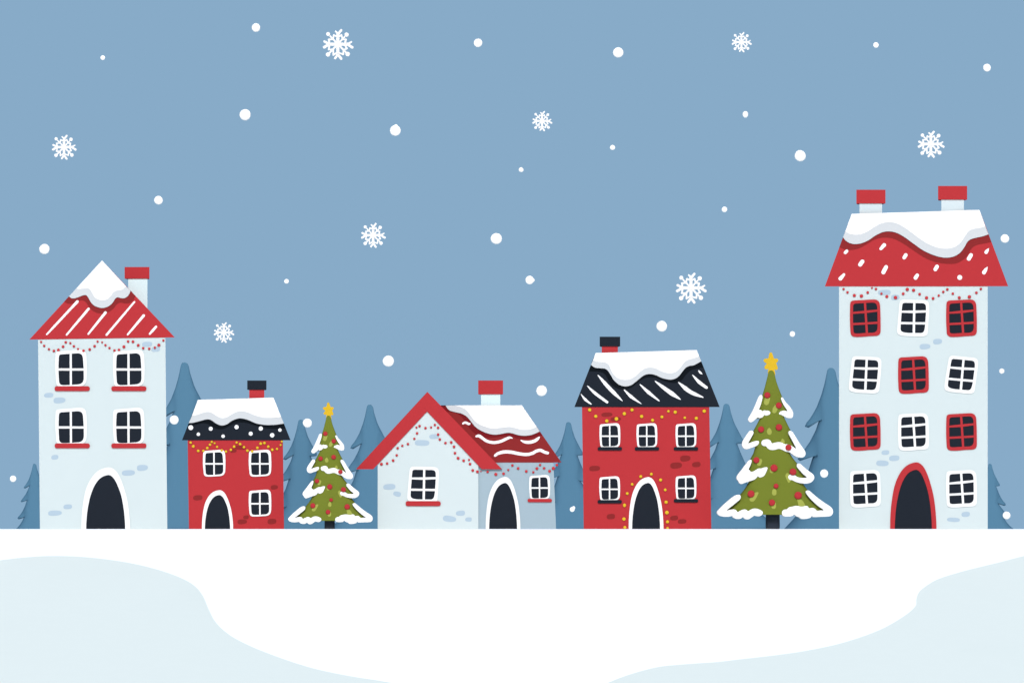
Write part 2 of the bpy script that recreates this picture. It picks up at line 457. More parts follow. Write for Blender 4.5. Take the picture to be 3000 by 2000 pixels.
# ================================================================== HOUSE 3: pale gabled cottage with a wing
h3 = thing('house', 'low pale cottage with a red gable and a dark red roofed side wing', 'house', U(1320, HY, 0))
br = [TE.all(pebble(*b)) for b in [(350, 472, 1080, 1138), (450, 527, 1155, 1205, 18), (810, 908, 583, 632), (665, 812, 641, 700, 4), (1076, 1167, 1346, 1397), (946, 1079, 1398, 1458, 10), (1169, 1235, 1412, 1456, 6)]]
walls(h3, [(TE((295, 0))[0], HY), TE((295, 865)), TE((788, 338)), TE((1300, 880)), (TE((1300, 0))[0], HY)], 0, 2.9, plaster(), br, bluebrick(), inset=0.12)
m = MB(); m.slab(TE.all([(80, 933), (792, 162), (1537, 933), (1335, 933), (788, 358), (250, 933)]), S, 0.05, Vector((-0.06, 3.1, 0.06)))
m.build('gable_roof', red(), h3)
W = Front(0.08)
m = MB(); n_ = TE((1280, 0))[0]
fr = [U(n_, HY, .08), U(*TE((1280, 865)), .08), U(*TE((2050, 865)), .08), U(TE((2077, 0))[0], HY, .08)]
for p in fr:
    if abs(p.z) < .03: p.z = -.05
bk = [p + Vector((-0.3 if p.x > 0 else 0, 3.2, 0)) for p in fr]
m.add(fr + bk, [[0, 1, 2, 3], [7, 6, 5, 4], [0, 4, 5, 1], [1, 5, 6, 2], [2, 6, 7, 3], [3, 7, 4, 0]])
m.build('wing_wall', grey_plaster(), h3)
hi = TE.all(smooth([(1055, 296), (1100, 306), (1150, 325), (1190, 355), (1230, 408), (1270, 458), (1330, 495), (1400, 520), (1460, 528), (1530, 520), (1600, 512), (1660, 520), (1720, 537), (1780, 540), (1840, 530), (1883, 512)]))
lo = TE.all(smooth([(973, 296), (990, 325), (1020, 350), (1080, 366), (1130, 378), (1180, 405), (1225, 455), (1270, 510), (1330, 550), (1400, 578), (1460, 588), (1520, 583), (1590, 570), (1640, 575), (1700, 593), (1770, 599), (1840, 588), (1913, 556)]))
shade_band = TE.all([(880, 296), (985, 360)] + smooth([(1050, 362), (1085, 374), (1120, 398), (1160, 443), (1190, 492), (1230, 545), (1290, 592), (1350, 612), (1420, 619), (1500, 613), (1560, 605), (1640, 612), (1700, 628), (1760, 632), (1830, 622), (1880, 608), (1940, 594)]))  # shadow of snow and gable painted on the wing roof
st = [stroke([(1146, 478), (1165, 468), (1185, 472), (1203, 482), (1214, 478)], (18, 24, 24, 18)),
      stroke([(1280, 605), (1303, 600), (1330, 614), (1380, 650), (1450, 667), (1520, 656), (1580, 630), (1615, 617), (1640, 624)], (20, 30, 28, 28, 28, 26, 8)),
      stroke([(1726, 645), (1760, 660), (1810, 664), (1860, 652), (1893, 630), (1908, 613)], (10, 30, 32, 30, 14)),
      stroke([(1467, 797), (1500, 775), (1560, 760), (1630, 763), (1710, 779), (1780, 786), (1840, 774), (1880, 752), (1920, 744), (1960, 762), (1992, 771)], (24, 32, 32, 30, 30, 30, 28))]
roof, pl, yr = hip_roof(h3, TE((1290, 866)), TE((2130, 866)), TE((850, 296)), TE((1735, 296)), 0.06, 3.6, darkred('roof'),
                        [(shade_band + lo[::-1], deepred('rim'), 0.006)] + [(TE.all(s_), snow('roof'), 0.014) for s_ in st], hi, lo)
# the shade-grey rim and cap of the wing start part-way along the ridge
for o in roof.children:
    pass
chimney(h3, TE, (1327, 1519, 185, 296), (1299, 1547, 48, 185), yr + 0.08, plaster('stack'), red())
window(h3, TE, WB, 590, 907, 319, S, white(), sill=(574, 924, 1251, 1301), sill_m=red())
window(h3, TE, WA, 1806, 986, 213, W, white(), sill=(1792, 2035, 1228, 1262), sill_m=red())
door(h3, TE, (1374, 1720, 1010), (1408, 1687, 1070), 1528.5, W, white())
g3 = [(332, 882, 15), (389, 876, 13), (449, 846, 14), (485, 794, 13), (494, 723, 13), (541, 699, 12), (597, 682, 13), (661, 629, 12), (688, 575, 13), (682, 517, 11), (713, 502, 13), (772, 523, 13), (828, 516, 11),
      (866, 491, 12), (898, 519, 13), (898, 587, 13), (915, 636, 13), (972, 672, 13), (1029, 665, 14), (1057, 709, 14), (1067, 773, 14), (1098, 823, 15), (1153, 848, 14), (1207, 839, 11), (1217, 881, 14), (1244, 945, 14), (1291, 958, 15),
      (1326, 954, 7), (1393, 959, 13), (1475, 984, 16), (1552, 978, 14), (1599, 940, 11), (1640, 895, 13), (1697, 925, 14), (1779, 954, 14), (1849, 963, 12), (1885, 926, 15), (1917, 890, 12), (1957, 923, 13), (2012, 952, 15), (2050, 924, 17), (2084, 891, 14)]
XW = TE((1308, 0))[0]
garland('bead_garland', 'long string of red beads climbing the red gable of the low cottage', TE.all(g3), lambda x, y: S if x < XW else W, red('bead'), 'bead', 'garland')

# ================================================================== HOUSE 4: red house, black striped roof
h4 = thing('house', 'wide red house with a black striped roof and five windows on black sills', 'house', U(1896, HY, 0))
br = [TF.all(pebble(*b)) for b in [(563, 712, 1143, 1200), (685, 829, 1205, 1258)]] + [TG.all(pebble(*b)) for b in [(1626, 1766, 524, 603), (1493, 1650, 617, 699), (1788, 1902, 611, 680), (398, 544, 663, 734), (634, 746, 1312, 1384), (1491, 1598, 1335, 1400), (1595, 1711, 1383, 1444)]]
walls(h4, TF.all([(300, 1067), (2020, 1067)]) + [(TG((2048, 0))[0], HY), (TG((324, 0))[0], HY)], 0, 3.5, red(), br, darkred())
hi = TF.all(smooth([(450, 440), (500, 457), (560, 462), (620, 470), (660, 500), (690, 560), (720, 620), (770, 670), (830, 697), (890, 703), (950, 695), (1020, 655), (1080, 600), (1140, 555), (1190, 540), (1240, 538), (1300, 550), (1380, 590), (1440, 608), (1500, 613), (1560, 600), (1610, 560), (1650, 510), (1690, 460), (1740, 430), (1800, 415), (1850, 400), (1883, 383)]))
lo = TF.all(smooth([(422, 497), (450, 523), (490, 540), (550, 545), (610, 552), (650, 580), (690, 640), (730, 705), (790, 760), (850, 785), (910, 788), (970, 770), (1030, 725), (1090, 675), (1140, 640), (1190, 625), (1240, 625), (1300, 640), (1370, 672), (1440, 693), (1500, 699), (1560, 685), (1610, 650), (1650, 600), (1700, 540), (1750, 515), (1810, 505), (1860, 480), (1911, 452)]))
shade_band = TF.all(smooth([(390, 585), (450, 588), (520, 592), (580, 607), (620, 640), (650, 695), (690, 760), (740, 800), (810, 828), (880, 832), (940, 820), (1000, 785), (1070, 725), (1130, 688), (1190, 670), (1250, 668), (1310, 680), (1380, 708), (1450, 732), (1530, 744), (1590, 738), (1650, 705), (1700, 640), (1750, 590), (1800, 562), (1870, 547), (1943, 532)]))  # painted snow shadow on the roof, lower edge
st = [stroke(p, w) for p, w in [([(287, 895), (345, 968), (422, 1028)], (6, 34, 14)), ([(374, 785), (480, 885), (640, 1003)], (10, 40, 32)), ([(517, 640), (670, 815), (845, 986)], (10, 46, 48, 8)),
                                ([(872, 838), (965, 930), (1103, 1026)], (12, 42, 6)), ([(1085, 766), (1200, 872), (1342, 985)], (12, 44, 14)), ([(1288, 720), (1450, 842), (1630, 966)], (10, 44, 58, 10)),
                                ([(1604, 736), (1760, 862), (1937, 938)], (10, 54, 46, 12)), ([(1795, 637), (1880, 730), (1982, 806)], (10, 44, 36)), ([(1876, 578), (1897, 602), (1922, 622)], (12, 30, 10))]]
roof, pl, yr = hip_roof(h4, TF((197, 1069)), TF((2161, 1069)), TF((483, 340)), TF((1851, 300)), -0.025, 3.7, navy('roof'),
                        [(shade_band + lo[::-1], black('rim'), 0.006)] + [(TF.all(s_), snow('roof'), 0.014) for s_ in st], hi, lo)
chimney(h4, TF, (567, 785, 250, 336), (539, 816, 120, 250), yr + 0.08, red('high_red'), navy())
for x, y, s0, sy in ((534, 83, 513, 409), (1034, 83, 1014, 409), (1562, 83, 1541, 409), (531, 799, 511, 1124), (1562, 787, 1541, 1111)):
    window(h4, TG, WA, x, y, 286, S, white(), sill=(s0, s0 + 328, sy, sy + 46), sill_m=navy())
door(h4, TG, (931, 1401, 815), (977, 1355, 893), 1515, S, white())
garland('light_garland', 'loose wavy string of yellow bulbs under the striped black roof of the wide red house', TF.all([
    (404, 1108, 23), (486, 1194, 23), (635, 1257, 24), (765, 1229, 26), (872, 1159, 24), (976, 1108, 22), (1106, 1196, 23), (1254, 1247, 22), (1380, 1203, 21), (1468, 1126, 18), (1560, 1138, 23), (1689, 1214, 18), (1845, 1221, 23), (1952, 1124, 24)]),
    lambda x, y: S, yellow('bulb'), 'bulb', 'garland')
garland('light_garland', 'arch of yellow bulbs around the doorway of the wide red house', TG.all([
    (879, 1495, 22), (867, 1381, 24), (874, 1196, 21, 26), (912, 1037, 20), (978, 913, 19), (1094, 808, 21), (1237, 775, 20), (1362, 854, 22), (1424, 988, 20), (1437, 1153, 23), (1447, 1294, 26), (1455, 1419, 22), (1457, 1505, 19)]),
    lambda x, y: S, yellow('bulb'), 'bulb', 'garland')

# ================================================================== HOUSE 5: tallest pale house, two chimneys
h5 = thing('house', 'tallest pale house with two chimneys, a spotted red roof and red arched doorway', 'house', U(2676, HY, 0))
br = [TJ.all(pebble(*b)) for b in [(675, 823, 1290, 1350), (826, 923, 1346, 1407)]] + [TK.all(pebble(*b)) for b in [(1153, 1277, 733, 795), (1308, 1412, 675, 738)]] + \
     [TL.all(pebble(*b)) for b in [(715, 805, 541, 595), (803, 921, 601, 665), (655, 798, 658, 724, 5), (1634, 1731, 1248, 1306), (1468, 1616, 1314, 1364, 5)]]
walls(h5, TJ.all([(228, 1248), (1935, 1248)]) + [(TL((1935, 0))[0], HY), (TL((228, 0))[0], HY)], 0, 4.6, plaster(), br, bluebrick())
hi = TJ.all(smooth([(300, 620), (340, 643), (390, 656), (440, 657), (500, 645), (570, 612), (640, 565), (710, 530), (770, 515), (830, 515), (900, 532), (980, 575), (1060, 632), (1150, 700), (1250, 762), (1350, 803), (1430, 817), (1500, 813), (1570, 790), (1630, 740), (1680, 665), (1720, 615), (1770, 592), (1840, 580), (1909, 563)]))
lo = TJ.all(smooth([(274, 685), (300, 720), (340, 748), (390, 763), (440, 763), (500, 750), (570, 718), (640, 670), (710, 634), (770, 620), (830, 621), (900, 640), (980, 685), (1080, 757), (1180, 828), (1290, 882), (1390, 913), (1470, 920), (1550, 905), (1620, 862), (1670, 795), (1700, 742), (1740, 710), (1800, 692), (1870, 677), (1943, 653)]))
shade_band = TJ.all(smooth([(231, 800), (280, 820), (340, 832), (400, 828), (470, 808), (550, 765), (620, 722), (690, 697), (760, 690), (830, 697), (910, 728), (1000, 782), (1100, 850), (1200, 915), (1300, 960), (1400, 985), (1490, 992), (1570, 987), (1640, 955), (1700, 900), (1740, 830), (1780, 790), (1840, 768), (1900, 758), (1978, 740)]))  # outline of the dark red painted as shade under the snow
st = [stroke([a, b], w) for a, b, w in [((300, 862), (316, 845), (36, 36)), ((470, 1000), (496, 965), (46, 46)), ((708, 818), (746, 776), (34, 44)), ((244, 1160), (284, 1114), (46, 30)), ((736, 1088), (768, 1028), (46, 44)),
                                        ((976, 920), (994, 890), (40, 42)), ((1106, 1152), (1126, 1122), (44, 40)), ((1334, 1054), (1353, 1022), (44, 44)), ((1718, 933), (1743, 891), (46, 44)), ((1917, 858), (1947, 815), (40, 34, 6)), ((1892, 1090), (1932, 1028), (44, 38, 8))]] + [disc(1614, 1147, 28)]
roof, pl, yr = hip_roof(h5, TJ((65, 1250)), TJ((2170, 1248)), TJ((373, 418)), TJ((1841, 373)), -0.025, 4.8, red('roof'),
                        [(shade_band + lo[::-1], darkred('rim'), 0.006)] + [(TJ.all(s_), snow('roof'), 0.014) for s_ in st], hi, lo)
chimney(h5, TJ, (463, 722, 298, 414), (427, 761, 141, 298), yr + 0.10, plaster('high'), red())
chimney(h5, TJ, (1403, 1662, 254, 385), (1365, 1699, 98, 254), yr + 0.10, plaster('high'), red())
rl, wl = 'window with a red frame', 'window with a white frame'
window(h5, TK, WC, 351, 222, 355, S, red(), label=rl); window(h5, TK, WB, 895, 227, 371, S, white(), label=wl); window(h5, TK, WC, 1456, 222, 355, S, red(), label=rl)
window(h5, TK, WB, 343, 878, 371, S, white(), rot=1.6, label=wl); window(h5, TK, WC, 904, 874, 355, S, red(), label=rl); window(h5, TK, WB, 1447, 877, 371, S, white(), rot=4.2, label=wl)
window(h5, TL, WC, 351, 115, 355, S, red(), label=rl); window(h5, TL, WC, 904, 115, 355, S, white(), label=wl); window(h5, TL, WC, 1456, 115, 355, S, red(), label=rl)
window(h5, TL, WC, 351, 767, 355, S, white(), label=wl); window(h5, TL, WC, 1456, 767, 355, S, white(), label=wl)
door(h5, TL, (815, 1347, 680), (868, 1294, 765), 1445, S, red())
garland('bead_garland', 'string of red beads swagged under the spotted red roof of the tallest house', TJ.all([
    (280, 1280, 14), (325, 1318, 15), (404, 1354, 19), (485, 1360, 20), (557, 1320, 16), (606, 1267, 11), (652, 1280, 15), (715, 1333, 14), (777, 1366, 18), (876, 1378, 20), (965, 1334, 17), (1012, 1284, 20), (1084, 1294, 19), (1153, 1339, 16),
    (1233, 1381, 19), (1308, 1388, 17), (1373, 1355, 14), (1425, 1313, 15), (1472, 1284, 16), (1534, 1333, 15), (1609, 1379, 18), (1725, 1370, 20), (1806, 1323, 16), (1857, 1279, 15)]), lambda x, y: S, red('bead'), 'bead', 'garland')


# ================================================================== trees
def resample(pts, n):
    L = [0]
    for a, b in zip(pts, pts[1:]): L.append(L[-1] + math.hypot(b[0] - a[0], b[1] - a[1]))
    out = []
    for q in range(n):
        t = L[-1] * q / n; j = 0
        while j < len(L) - 2 and L[j + 1] < t: j += 1
        u = (t - L[j]) / max(1e-9, L[j + 1] - L[j])
        out.append((pts[j][0] * (1 - u) + pts[j + 1][0] * u, pts[j][1] * (1 - u) + pts[j + 1][1] * u))
    return out


def profile(secs, n):
    out = []
    for s_ in secs: out += resample(s_, n)
    out.append(secs[-1][-1]); return out


def loft(left, right, x0, depth_k, n_exp, fin, na=64, tail=0):
    """crown swept around its trunk: a smooth round body that carries the drooping branch tips at its sides; (x, z) in metres"""
    n = len(left)
    def hull(side):
        r = [abs(p[0] - x0) for p in side]; z = [p[1] for p in side]
        for i in range(n - tail, n): r[i] = r[n - tail - 1]
        rr, zz = r[:], z[:]
        for i in range(n - 2, -1, -1): rr[i] = min(rr[i], rr[i + 1]); zz[i] = max(zz[i], zz[i + 1])
        return rr, zz
    (rl, zl), (rr, zr) = hull(left), hull(right)
    z0, z1 = left[0][1], min(zl[-1], zr[-1]); rb1 = 0.5 * (rl[-1] + rr[-1])
    def depth(z):
        t = max(0.0, (z0 - z) / (z0 - z1)); return depth_k * rb1 * t ** 0.9
    vs = []; e = 2 / n_exp
    for i in range(n):
        for j in range(na):
            t = 2 * math.pi * j / na; c, s_ = math.cos(t), math.sin(t)
            cc = math.copysign(abs(c) ** e, c); ss = math.copysign(abs(s_) ** e, s_)
            side, rb = (right[i], rr[i]) if c >= 0 else (left[i], rl[i])
            u = 0.5 + 0.5 * c; u = u * u * (3 - 2 * u)
            zb = zl[i] * (1 - u) + zr[i] * u
            w = abs(c) ** fin; xs = abs(side[0] - x0)
            vs.append(Vector((x0 + cc * (xs * w + min(rb, xs) * (1 - w)), ss * depth(zb), zb * (1 - w) + side[1] * w)))
    fs = []
    for i in range(n - 1):
        for j in range(na):
            k2 = (j + 1) % na
            fs.append([i * na + j, (i + 1) * na + j, (i + 1) * na + k2, i * na + k2])
    fs = fs[na:] + [[0, na + j, na + (j + 1) % na] for j in range(na)]
    fs.append([(n - 1) * na + j for j in reversed(range(na))])
    return vs, fs


# --- pines behind the houses
PL = [[(0, 0), (-.03, .006), (-.05, .022), (-.064, .055)], [(-.064, .055), (-.104, .26), (-.162, .468), (-.243, .676), (-.347, .86), (-.43, .955), (-.449, .985), (-.447, 1.015), (-.42, 1.042), (-.385, 1.03)],
      [(-.385, 1.03), (-.197, .892)],
      [(-.197, .892), (-.26, 1.08), (-.36, 1.27), (-.48, 1.44), (-.55, 1.53), (-.572, 1.565), (-.56, 1.595), (-.53, 1.60)],
      [(-.53, 1.60), (-.298, 1.505)],
      [(-.298, 1.505), (-.38, 1.76), (-.49, 1.98), (-.60, 2.14), (-.68, 2.22), (-.70, 2.265), (-.685, 2.30), (-.65, 2.31)],
      [(-.65, 2.31), (-.414, 2.212)],
      [(-.414, 2.212), (-.50, 2.39), (-.60, 2.55), (-.70, 2.66), (-.785, 2.75), (-.86, 2.84), (-.90, 2.92), (-.90, 3.0), (-.88, 3.1)]]
PR = [[(0, 0), (.035, .006), (.062, .03), (.082, .07)], [(.082, .07), (.104, .19), (.185, .444), (.266, .60), (.36, .78), (.413, .862), (.425, .895), (.41, .922), (.37, .935), (.33, .935)],
      [(.33, .935), (.258, .94)],
      [(.258, .94), (.33, 1.13), (.44, 1.38), (.55, 1.55), (.65, 1.66), (.665, 1.70), (.64, 1.745), (.60, 1.75)],
      [(.60, 1.75), (.336, 1.635)],
      [(.336, 1.635), (.45, 1.805), (.596, 1.985), (.70, 2.10), (.79, 2.18), (.81, 2.22), (.79, 2.265), (.75, 2.275)],
      [(.75, 2.275), (.58, 2.25)],
      [(.58, 2.25), (.68, 2.42), (.80, 2.56), (.91, 2.655), (1.01, 2.725), (1.08, 2.80), (1.12, 2.90), (1.12, 3.0), (1.10, 3.1)]]
pine_m = mat('blue_needles', '5b88a7', 'pine'); bark_m = mat('blue_bark', '5b88a7', 'pine')
GP = 'blue pine trees behind the houses'
PINES = [(100.7, 1357.5, 70.4, 38, 'small blue pine at the far left, half behind the tall pale house'),
         (540, 1061, 159, 40, 'tallest left-hand blue pine, between the tall pale house and the small red house'),
         (881, 1228.2, 115.3, 44, 'blue pine rising between the small red house and the small Christmas tree'),
         (1082.8, 1184.5, 126.7, 39, 'blue pine behind the left red eave of the low gabled cottage'),
         (1665, 1235.5, 105, 42, 'blue pine between the low cottage wing and the wide red house'),
         (2127.5, 1182, 125, 40, 'blue pine between the wide red house and the large Christmas tree'),
         (2434, 1077, 170.5, 46, 'tall blue pine between the large Christmas tree and the tallest house'),
         (2900, 1357.3, 70.7, 38, 'small blue pine at the far right, half behind the tallest house')]
for (tx, ty, un, y, lab) in PINES:
    lim = (HY + 2 - ty) / un
    def conv(secs):
        out = []
        for (a, b) in profile(secs, 14):
            p = U(tx + a * un, ty + min(b, lim) * un, y); out.append((p.x, p.z))
        return out
    left, right = conv(PL), conv(PR)
    base = U(tx, HY, y); x0 = base.x
    vs, fs = loft(left, right, x0, 0.7, 3.4, 10, na=144)
    t = thing('pine_tree', lab, 'tree', base, GP)
    m = MB(); m.add([v + Vector((0, y, 0)) for v in vs], fs, 0, True); m.build('crown', pine_m, t, weld=0.012)
    m = MB(); r = 0.12 * un / PX; na = 16
    zb = 0.55 * un / PX
    vs = [(x0 + r * (1 - .3 * k) * math.cos(2 * math.pi * i / na), y + 0.4 * un / PX * (1 - .3 * k) * math.sin(2 * math.pi * i / na), -0.1 + k * zb) for k in (0, 1) for i in range(na)]
    m.add(vs, [[i, (i + 1) % na, na + (i + 1) % na, na + i] for i in range(na)] + [list(range(na, 2 * na)), list(range(na))[::-1]]); m.build('trunk', bark_m, t)

# --- Christmas trees (the large one is built, the small one is a scaled copy)
XL = [[(1115, 360), (1093, 365), (1078, 380), (1066, 410)], [(1066, 410), (1050, 480), (1005, 660), (960, 800), (880, 985), (800, 1120), (790, 1150), (815, 1165)], [(815, 1165), (930, 1148)],
      [(930, 1148), (895, 1220), (830, 1340), (770, 1450), (700, 1560), (690, 1595), (715, 1612)], [(715, 1612), (853, 1622)],
      [(853, 1622), (825, 1720), (765, 1830), (690, 1980), (620, 2110), (610, 2145), (640, 2165)], [(640, 2165), (752, 2178)],
      [(752, 2178), (705, 2275), (610, 2395), (500, 2520), (380, 2620), (300, 2685), (320, 2720), (420, 2726)], [(420, 2726), (1080, 2727)]]
XR = [[(1115, 360), (1138, 365), (1156, 382), (1172, 420)], [(1172, 420), (1182, 460), (1205, 560), (1250, 680), (1297, 802), (1370, 925), (1430, 1040), (1440, 1090), (1420, 1115)], [(1420, 1115), (1325, 1125)],
      [(1325, 1125), (1365, 1210), (1433, 1345), (1520, 1500), (1610, 1650), (1630, 1710), (1600, 1740)], [(1600, 1740), (1408, 1702)],
      [(1408, 1702), (1470, 1800), (1542, 1888), (1640, 1990), (1750, 2080), (1765, 2120), (1730, 2160)], [(1730, 2160), (1632, 2212)],
      [(1632, 2212), (1705, 2315), (1780, 2430), (1900, 2540), (2050, 2650), (2070, 2700), (2000, 2726)], [(2000, 2726), (1150, 2727)]]
YT = -0.9
xt = U(2260, HY, YT)
def cv(secs):
    out = []
    for p in profile(secs, 12):
        q = U(*TH(p), YT); out.append((q.x, q.z))
    return out
x0 = U(*TH((1115, 0)), YT).x
cvs, cfs = loft(cv(XL), cv(XR), x0, 0.42, 4.0, 7, na=144, tail=12)
cvs = [v + Vector((0, YT, 0)) for v in cvs]
bvh = BVHTree.FromPolygons([tuple(v) for v in cvs], cfs)
def crown_y(px, py):
    p = U(px, py, YT); h = bvh.ray_cast(Vector((p.x, -60, p.z)), Vector((0, 1, 0)))
    return h[0].y if h[0] is not None else YT
class Crown:
    def at(s, px, py, h=0.0): return U(px, py, crown_y(px, py) - h)
LT = 'the large Christmas tree'; ST = 'the small Christmas tree'
xmas = thing('christmas_tree', 'large green Christmas tree laden with snow between the wide red house and the tallest house', 'christmas tree', xt)
m = MB(); m.add(cvs, cfs, 0, True)
HL = [stroke([(1058, 815), (1038, 890)], (86, 84)), stroke([(1195, 955), (1168, 1030)], (60, 84, 70)), smooth([(1087, 1303), (1115, 1335), (1126, 1375), (1112, 1408), (1088, 1418), (1060, 1405), (1045, 1368), (1055, 1330)], True),
      smooth([(1303, 1480), (1330, 1505), (1338, 1545), (1325, 1580), (1285, 1580), (1268, 1545), (1282, 1500)], True), stroke([(935, 1842), (917, 1890)], (68, 72)), stroke([(1140, 1940), (1126, 2008)], (70, 72)),
      smooth([(1375, 2043), (1415, 2065), (1440, 2150), (1407, 2204), (1370, 2150), (1350, 2085)], True), stroke([(1168, 2338), (1166, 2376)], (70, 74)), smooth([(905, 2358), (900, 2395), (850, 2485), (810, 2513), (770, 2500), (763, 2465), (800, 2420), (850, 2365)], True),
      stroke([(1158, 2550), (1158, 2594)], (76, 76)), smooth([(1545, 2460), (1610, 2478), (1650, 2525), (1680, 2590), (1640, 2610), (1575, 2600)], True)]
CR = Crown()
for p in HL:
    q = TH.all(p); c = (sum(a for a, b in q) / len(q), sum(b for a, b in q) / len(q))
    ring1 = [CR.at(a, b, 0.012) for a, b in q]; ring2 = [CR.at(c[0] + (a - c[0]) * .5, c[1] + (b - c[1]) * .5, 0.014) for a, b in q]
    n = len(q); m.add(ring1 + ring2 + [CR.at(*c, 0.014)], [[i, (i + 1) % n, n + (i + 1) % n, n + i] for i in range(n)] + [[n + i, n + (i + 1) % n, 2 * n] for i in range(n)], 1, True)
m.build('crown', [mat('green_needles', '7f8b36', 'crown'), mat('light_green_tips', 'b2ba5b', 'crown')], xmas, weld=0.004)
m = MB(); na = 28; p0, p1 = U(*TH((1025, 2700)), YT), U(*TH((1258, 2700)), YT); rx = (p1.x - p0.x) / 2; cx = (p0.x + p1.x) / 2
vs = []
for k, (z, q) in enumerate(((-0.12, .90), (0.03, .97), (0.09, 1.0), (p0.z + .15, .97))):
    for i in range(na):
        c, s_ = math.cos(2 * math.pi * i / na), math.sin(2 * math.pi * i / na)
        vs.append((cx + rx * q * math.copysign(abs(c) ** .6, c), YT + rx * q * math.copysign(abs(s_) ** .6, s_), z))
m.add(vs, [[k * na + i, k * na + (i + 1) % na, (k + 1) * na + (i + 1) % na, (k + 1) * na + i] for k in range(3) for i in range(na)] + [list(range(3 * na, 4 * na)), list(range(na))[::-1]])
m.build('trunk', navy('trunk'), xmas)
CL = [
 [(945, 763), (970, 775), (975, 810), (965, 860), (945, 930), (920, 1003), (945, 1008), (965, 1022), (975, 1032), (995, 1018), (1015, 1014), (1030, 1022), (1060, 1020), (1090, 1032), (1104, 1055), (1095, 1080), (1060, 1098), (1030, 1102), (1003, 1095), (985, 1120), (955, 1140), (925, 1145), (895, 1135), (860, 1165), (820, 1198), (785, 1213), (755, 1200), (738, 1170), (745, 1140), (790, 1065), (850, 940), (895, 830), (920, 780)],
 [(1295, 802), (1310, 812), (1350, 875), (1400, 930), (1445, 985), (1475, 1045), (1478, 1095), (1465, 1135), (1430, 1147), (1380, 1140), (1325, 1115), (1280, 1090), (1255, 1085), (1244, 1067), (1262, 1040), (1300, 1023), (1340, 1020), (1385, 1027), (1350, 975), (1310, 910), (1282, 845), (1278, 815)],
 [(795, 1348), (825, 1365), (825, 1400), (800, 1445), (770, 1500), (740, 1556), (800, 1535), (870, 1516), (910, 1520), (917, 1550), (895, 1585), (850, 1612), (790, 1632), (740, 1650), (700, 1652), (665, 1635), (642, 1600), (640, 1560), (655, 1510), (700, 1440), (745, 1375), (765, 1355)],
 [(1040, 1490), (1080, 1497), (1110, 1520), (1128, 1556), (1180, 1545), (1240, 1536), (1290, 1545), (1335, 1568), (1400, 1575), (1450, 1595), (1525, 1643), (1500, 1585), (1450, 1490), (1405, 1405), (1402, 1370), (1420, 1352), (1460, 1365), (1500, 1420), (1580, 1550), (1660, 1665), (1680, 1710), (1675, 1755), (1645, 1785), (1600, 1790), (1545, 1783), (1490, 1755), (1430, 1712), (1400, 1700), (1350, 1690), (1290, 1660), (1240, 1648), (1190, 1660), (1140, 1668), (1090, 1660), (1055, 1635), (1030, 1606), (990, 1600), (960, 1575), (957, 1540), (975, 1508)],
 [(785, 1825), (797, 1845), (790, 1880), (770, 1935), (748, 1982), (770, 2005), (780, 2020), (815, 2020), (860, 1995), (910, 1968), (950, 1968), (1000, 1952), (1040, 1947), (1058, 1960), (1050, 1995), (1030, 2040), (1005, 2085), (960, 2112), (920, 2115), (898, 2098), (870, 2130), (835, 2155), (760, 2180), (690, 2203), (650, 2218), (620, 2222), (590, 2200), (578, 2172), (558, 2150), (550, 2115), (570, 2070), (630, 1995), (700, 1900), (750, 1840)],
 [(1570, 1887), (1600, 1895), (1660, 1950), (1740, 2015), (1800, 2060), (1825, 2105), (1815, 2150), (1780, 2190), (1720, 2215), (1650, 2217), (1570, 2205), (1510, 2185), (1465, 2162), (1420, 2155), (1398, 2125), (1398, 2095), (1420, 2070), (1450, 2065), (1505, 2078), (1550, 2110), (1610, 2122), (1660, 2122), (1702, 2112), (1640, 2060), (1580, 1995), (1540, 1945), (1537, 1910), (1548, 1892)],
 [(580, 2398), (610, 2410), (618, 2440), (605, 2475), (560, 2515), (480, 2580), (388, 2655), (440, 2645), (500, 2638), (540, 2650), (567, 2682), (610, 2660), (660, 2640), (700, 2642), (742, 2666), (780, 2642), (840, 2625), (900, 2632), (960, 2660), (980, 2690), (970, 2725), (930, 2750), (890, 2752), (845, 2740), (810, 2760), (760, 2795), (720, 2803), (685, 2792), (655, 2768), (620, 2788), (570, 2797), (520, 2785), (490, 2765), (475, 2748), (430, 2757), (370, 2760), (300, 2752), (255, 2730), (232, 2695), (240, 2665), (300, 2600), (380, 2525), (470, 2450), (530, 2410)],
 [(1715, 2328), (1750, 2338), (1810, 2390), (1900, 2465), (2000, 2535), (2090, 2595), (2125, 2640), (2132, 2690), (2110, 2735), (2060, 2755), (1940, 2760), (1820, 2765), (1795, 2755), (1785, 2742), (1760, 2775), (1700, 2792), (1640, 2797), (1605, 2790), (1580, 2768), (1530, 2750), (1495, 2725), (1460, 2750), (1410, 2757), (1340, 2755), (1300, 2730), (1293, 2690), (1305, 2660), (1340, 2640), (1370, 2638), (1410, 2605), (1460, 2593), (1530, 2580), (1600, 2592), (1640, 2592), (1690, 2580), (1720, 2592), (1740, 2620), (1790, 2613), (1830, 2625), (1870, 2660), (1920, 2655), (1980, 2650), (1900, 2595), (1800, 2505), (1730, 2430), (1690, 2375), (1685, 2345)]]
clump_y = []
for poly in CL:
    q = TH.all(smooth(poly, True, 3))
    mx, my = sum(p[0] for p in q) / len(q), sum(p[1] for p in q) / len(q)
    yf = min(crown_y(p[0] + (mx - p[0]) * t, p[1] + (my - p[1]) * t) for p in q for t in (0, .12)) - 0.03
    clump_y.append((q, yf))
    m = MB(); m.slab(q, Front(yf), 0.0, max(0.12, min(YT + 0.05 - yf, 0.9)), bev=0.02)
    m.build('snow_clump', snow('wall'), xmas)
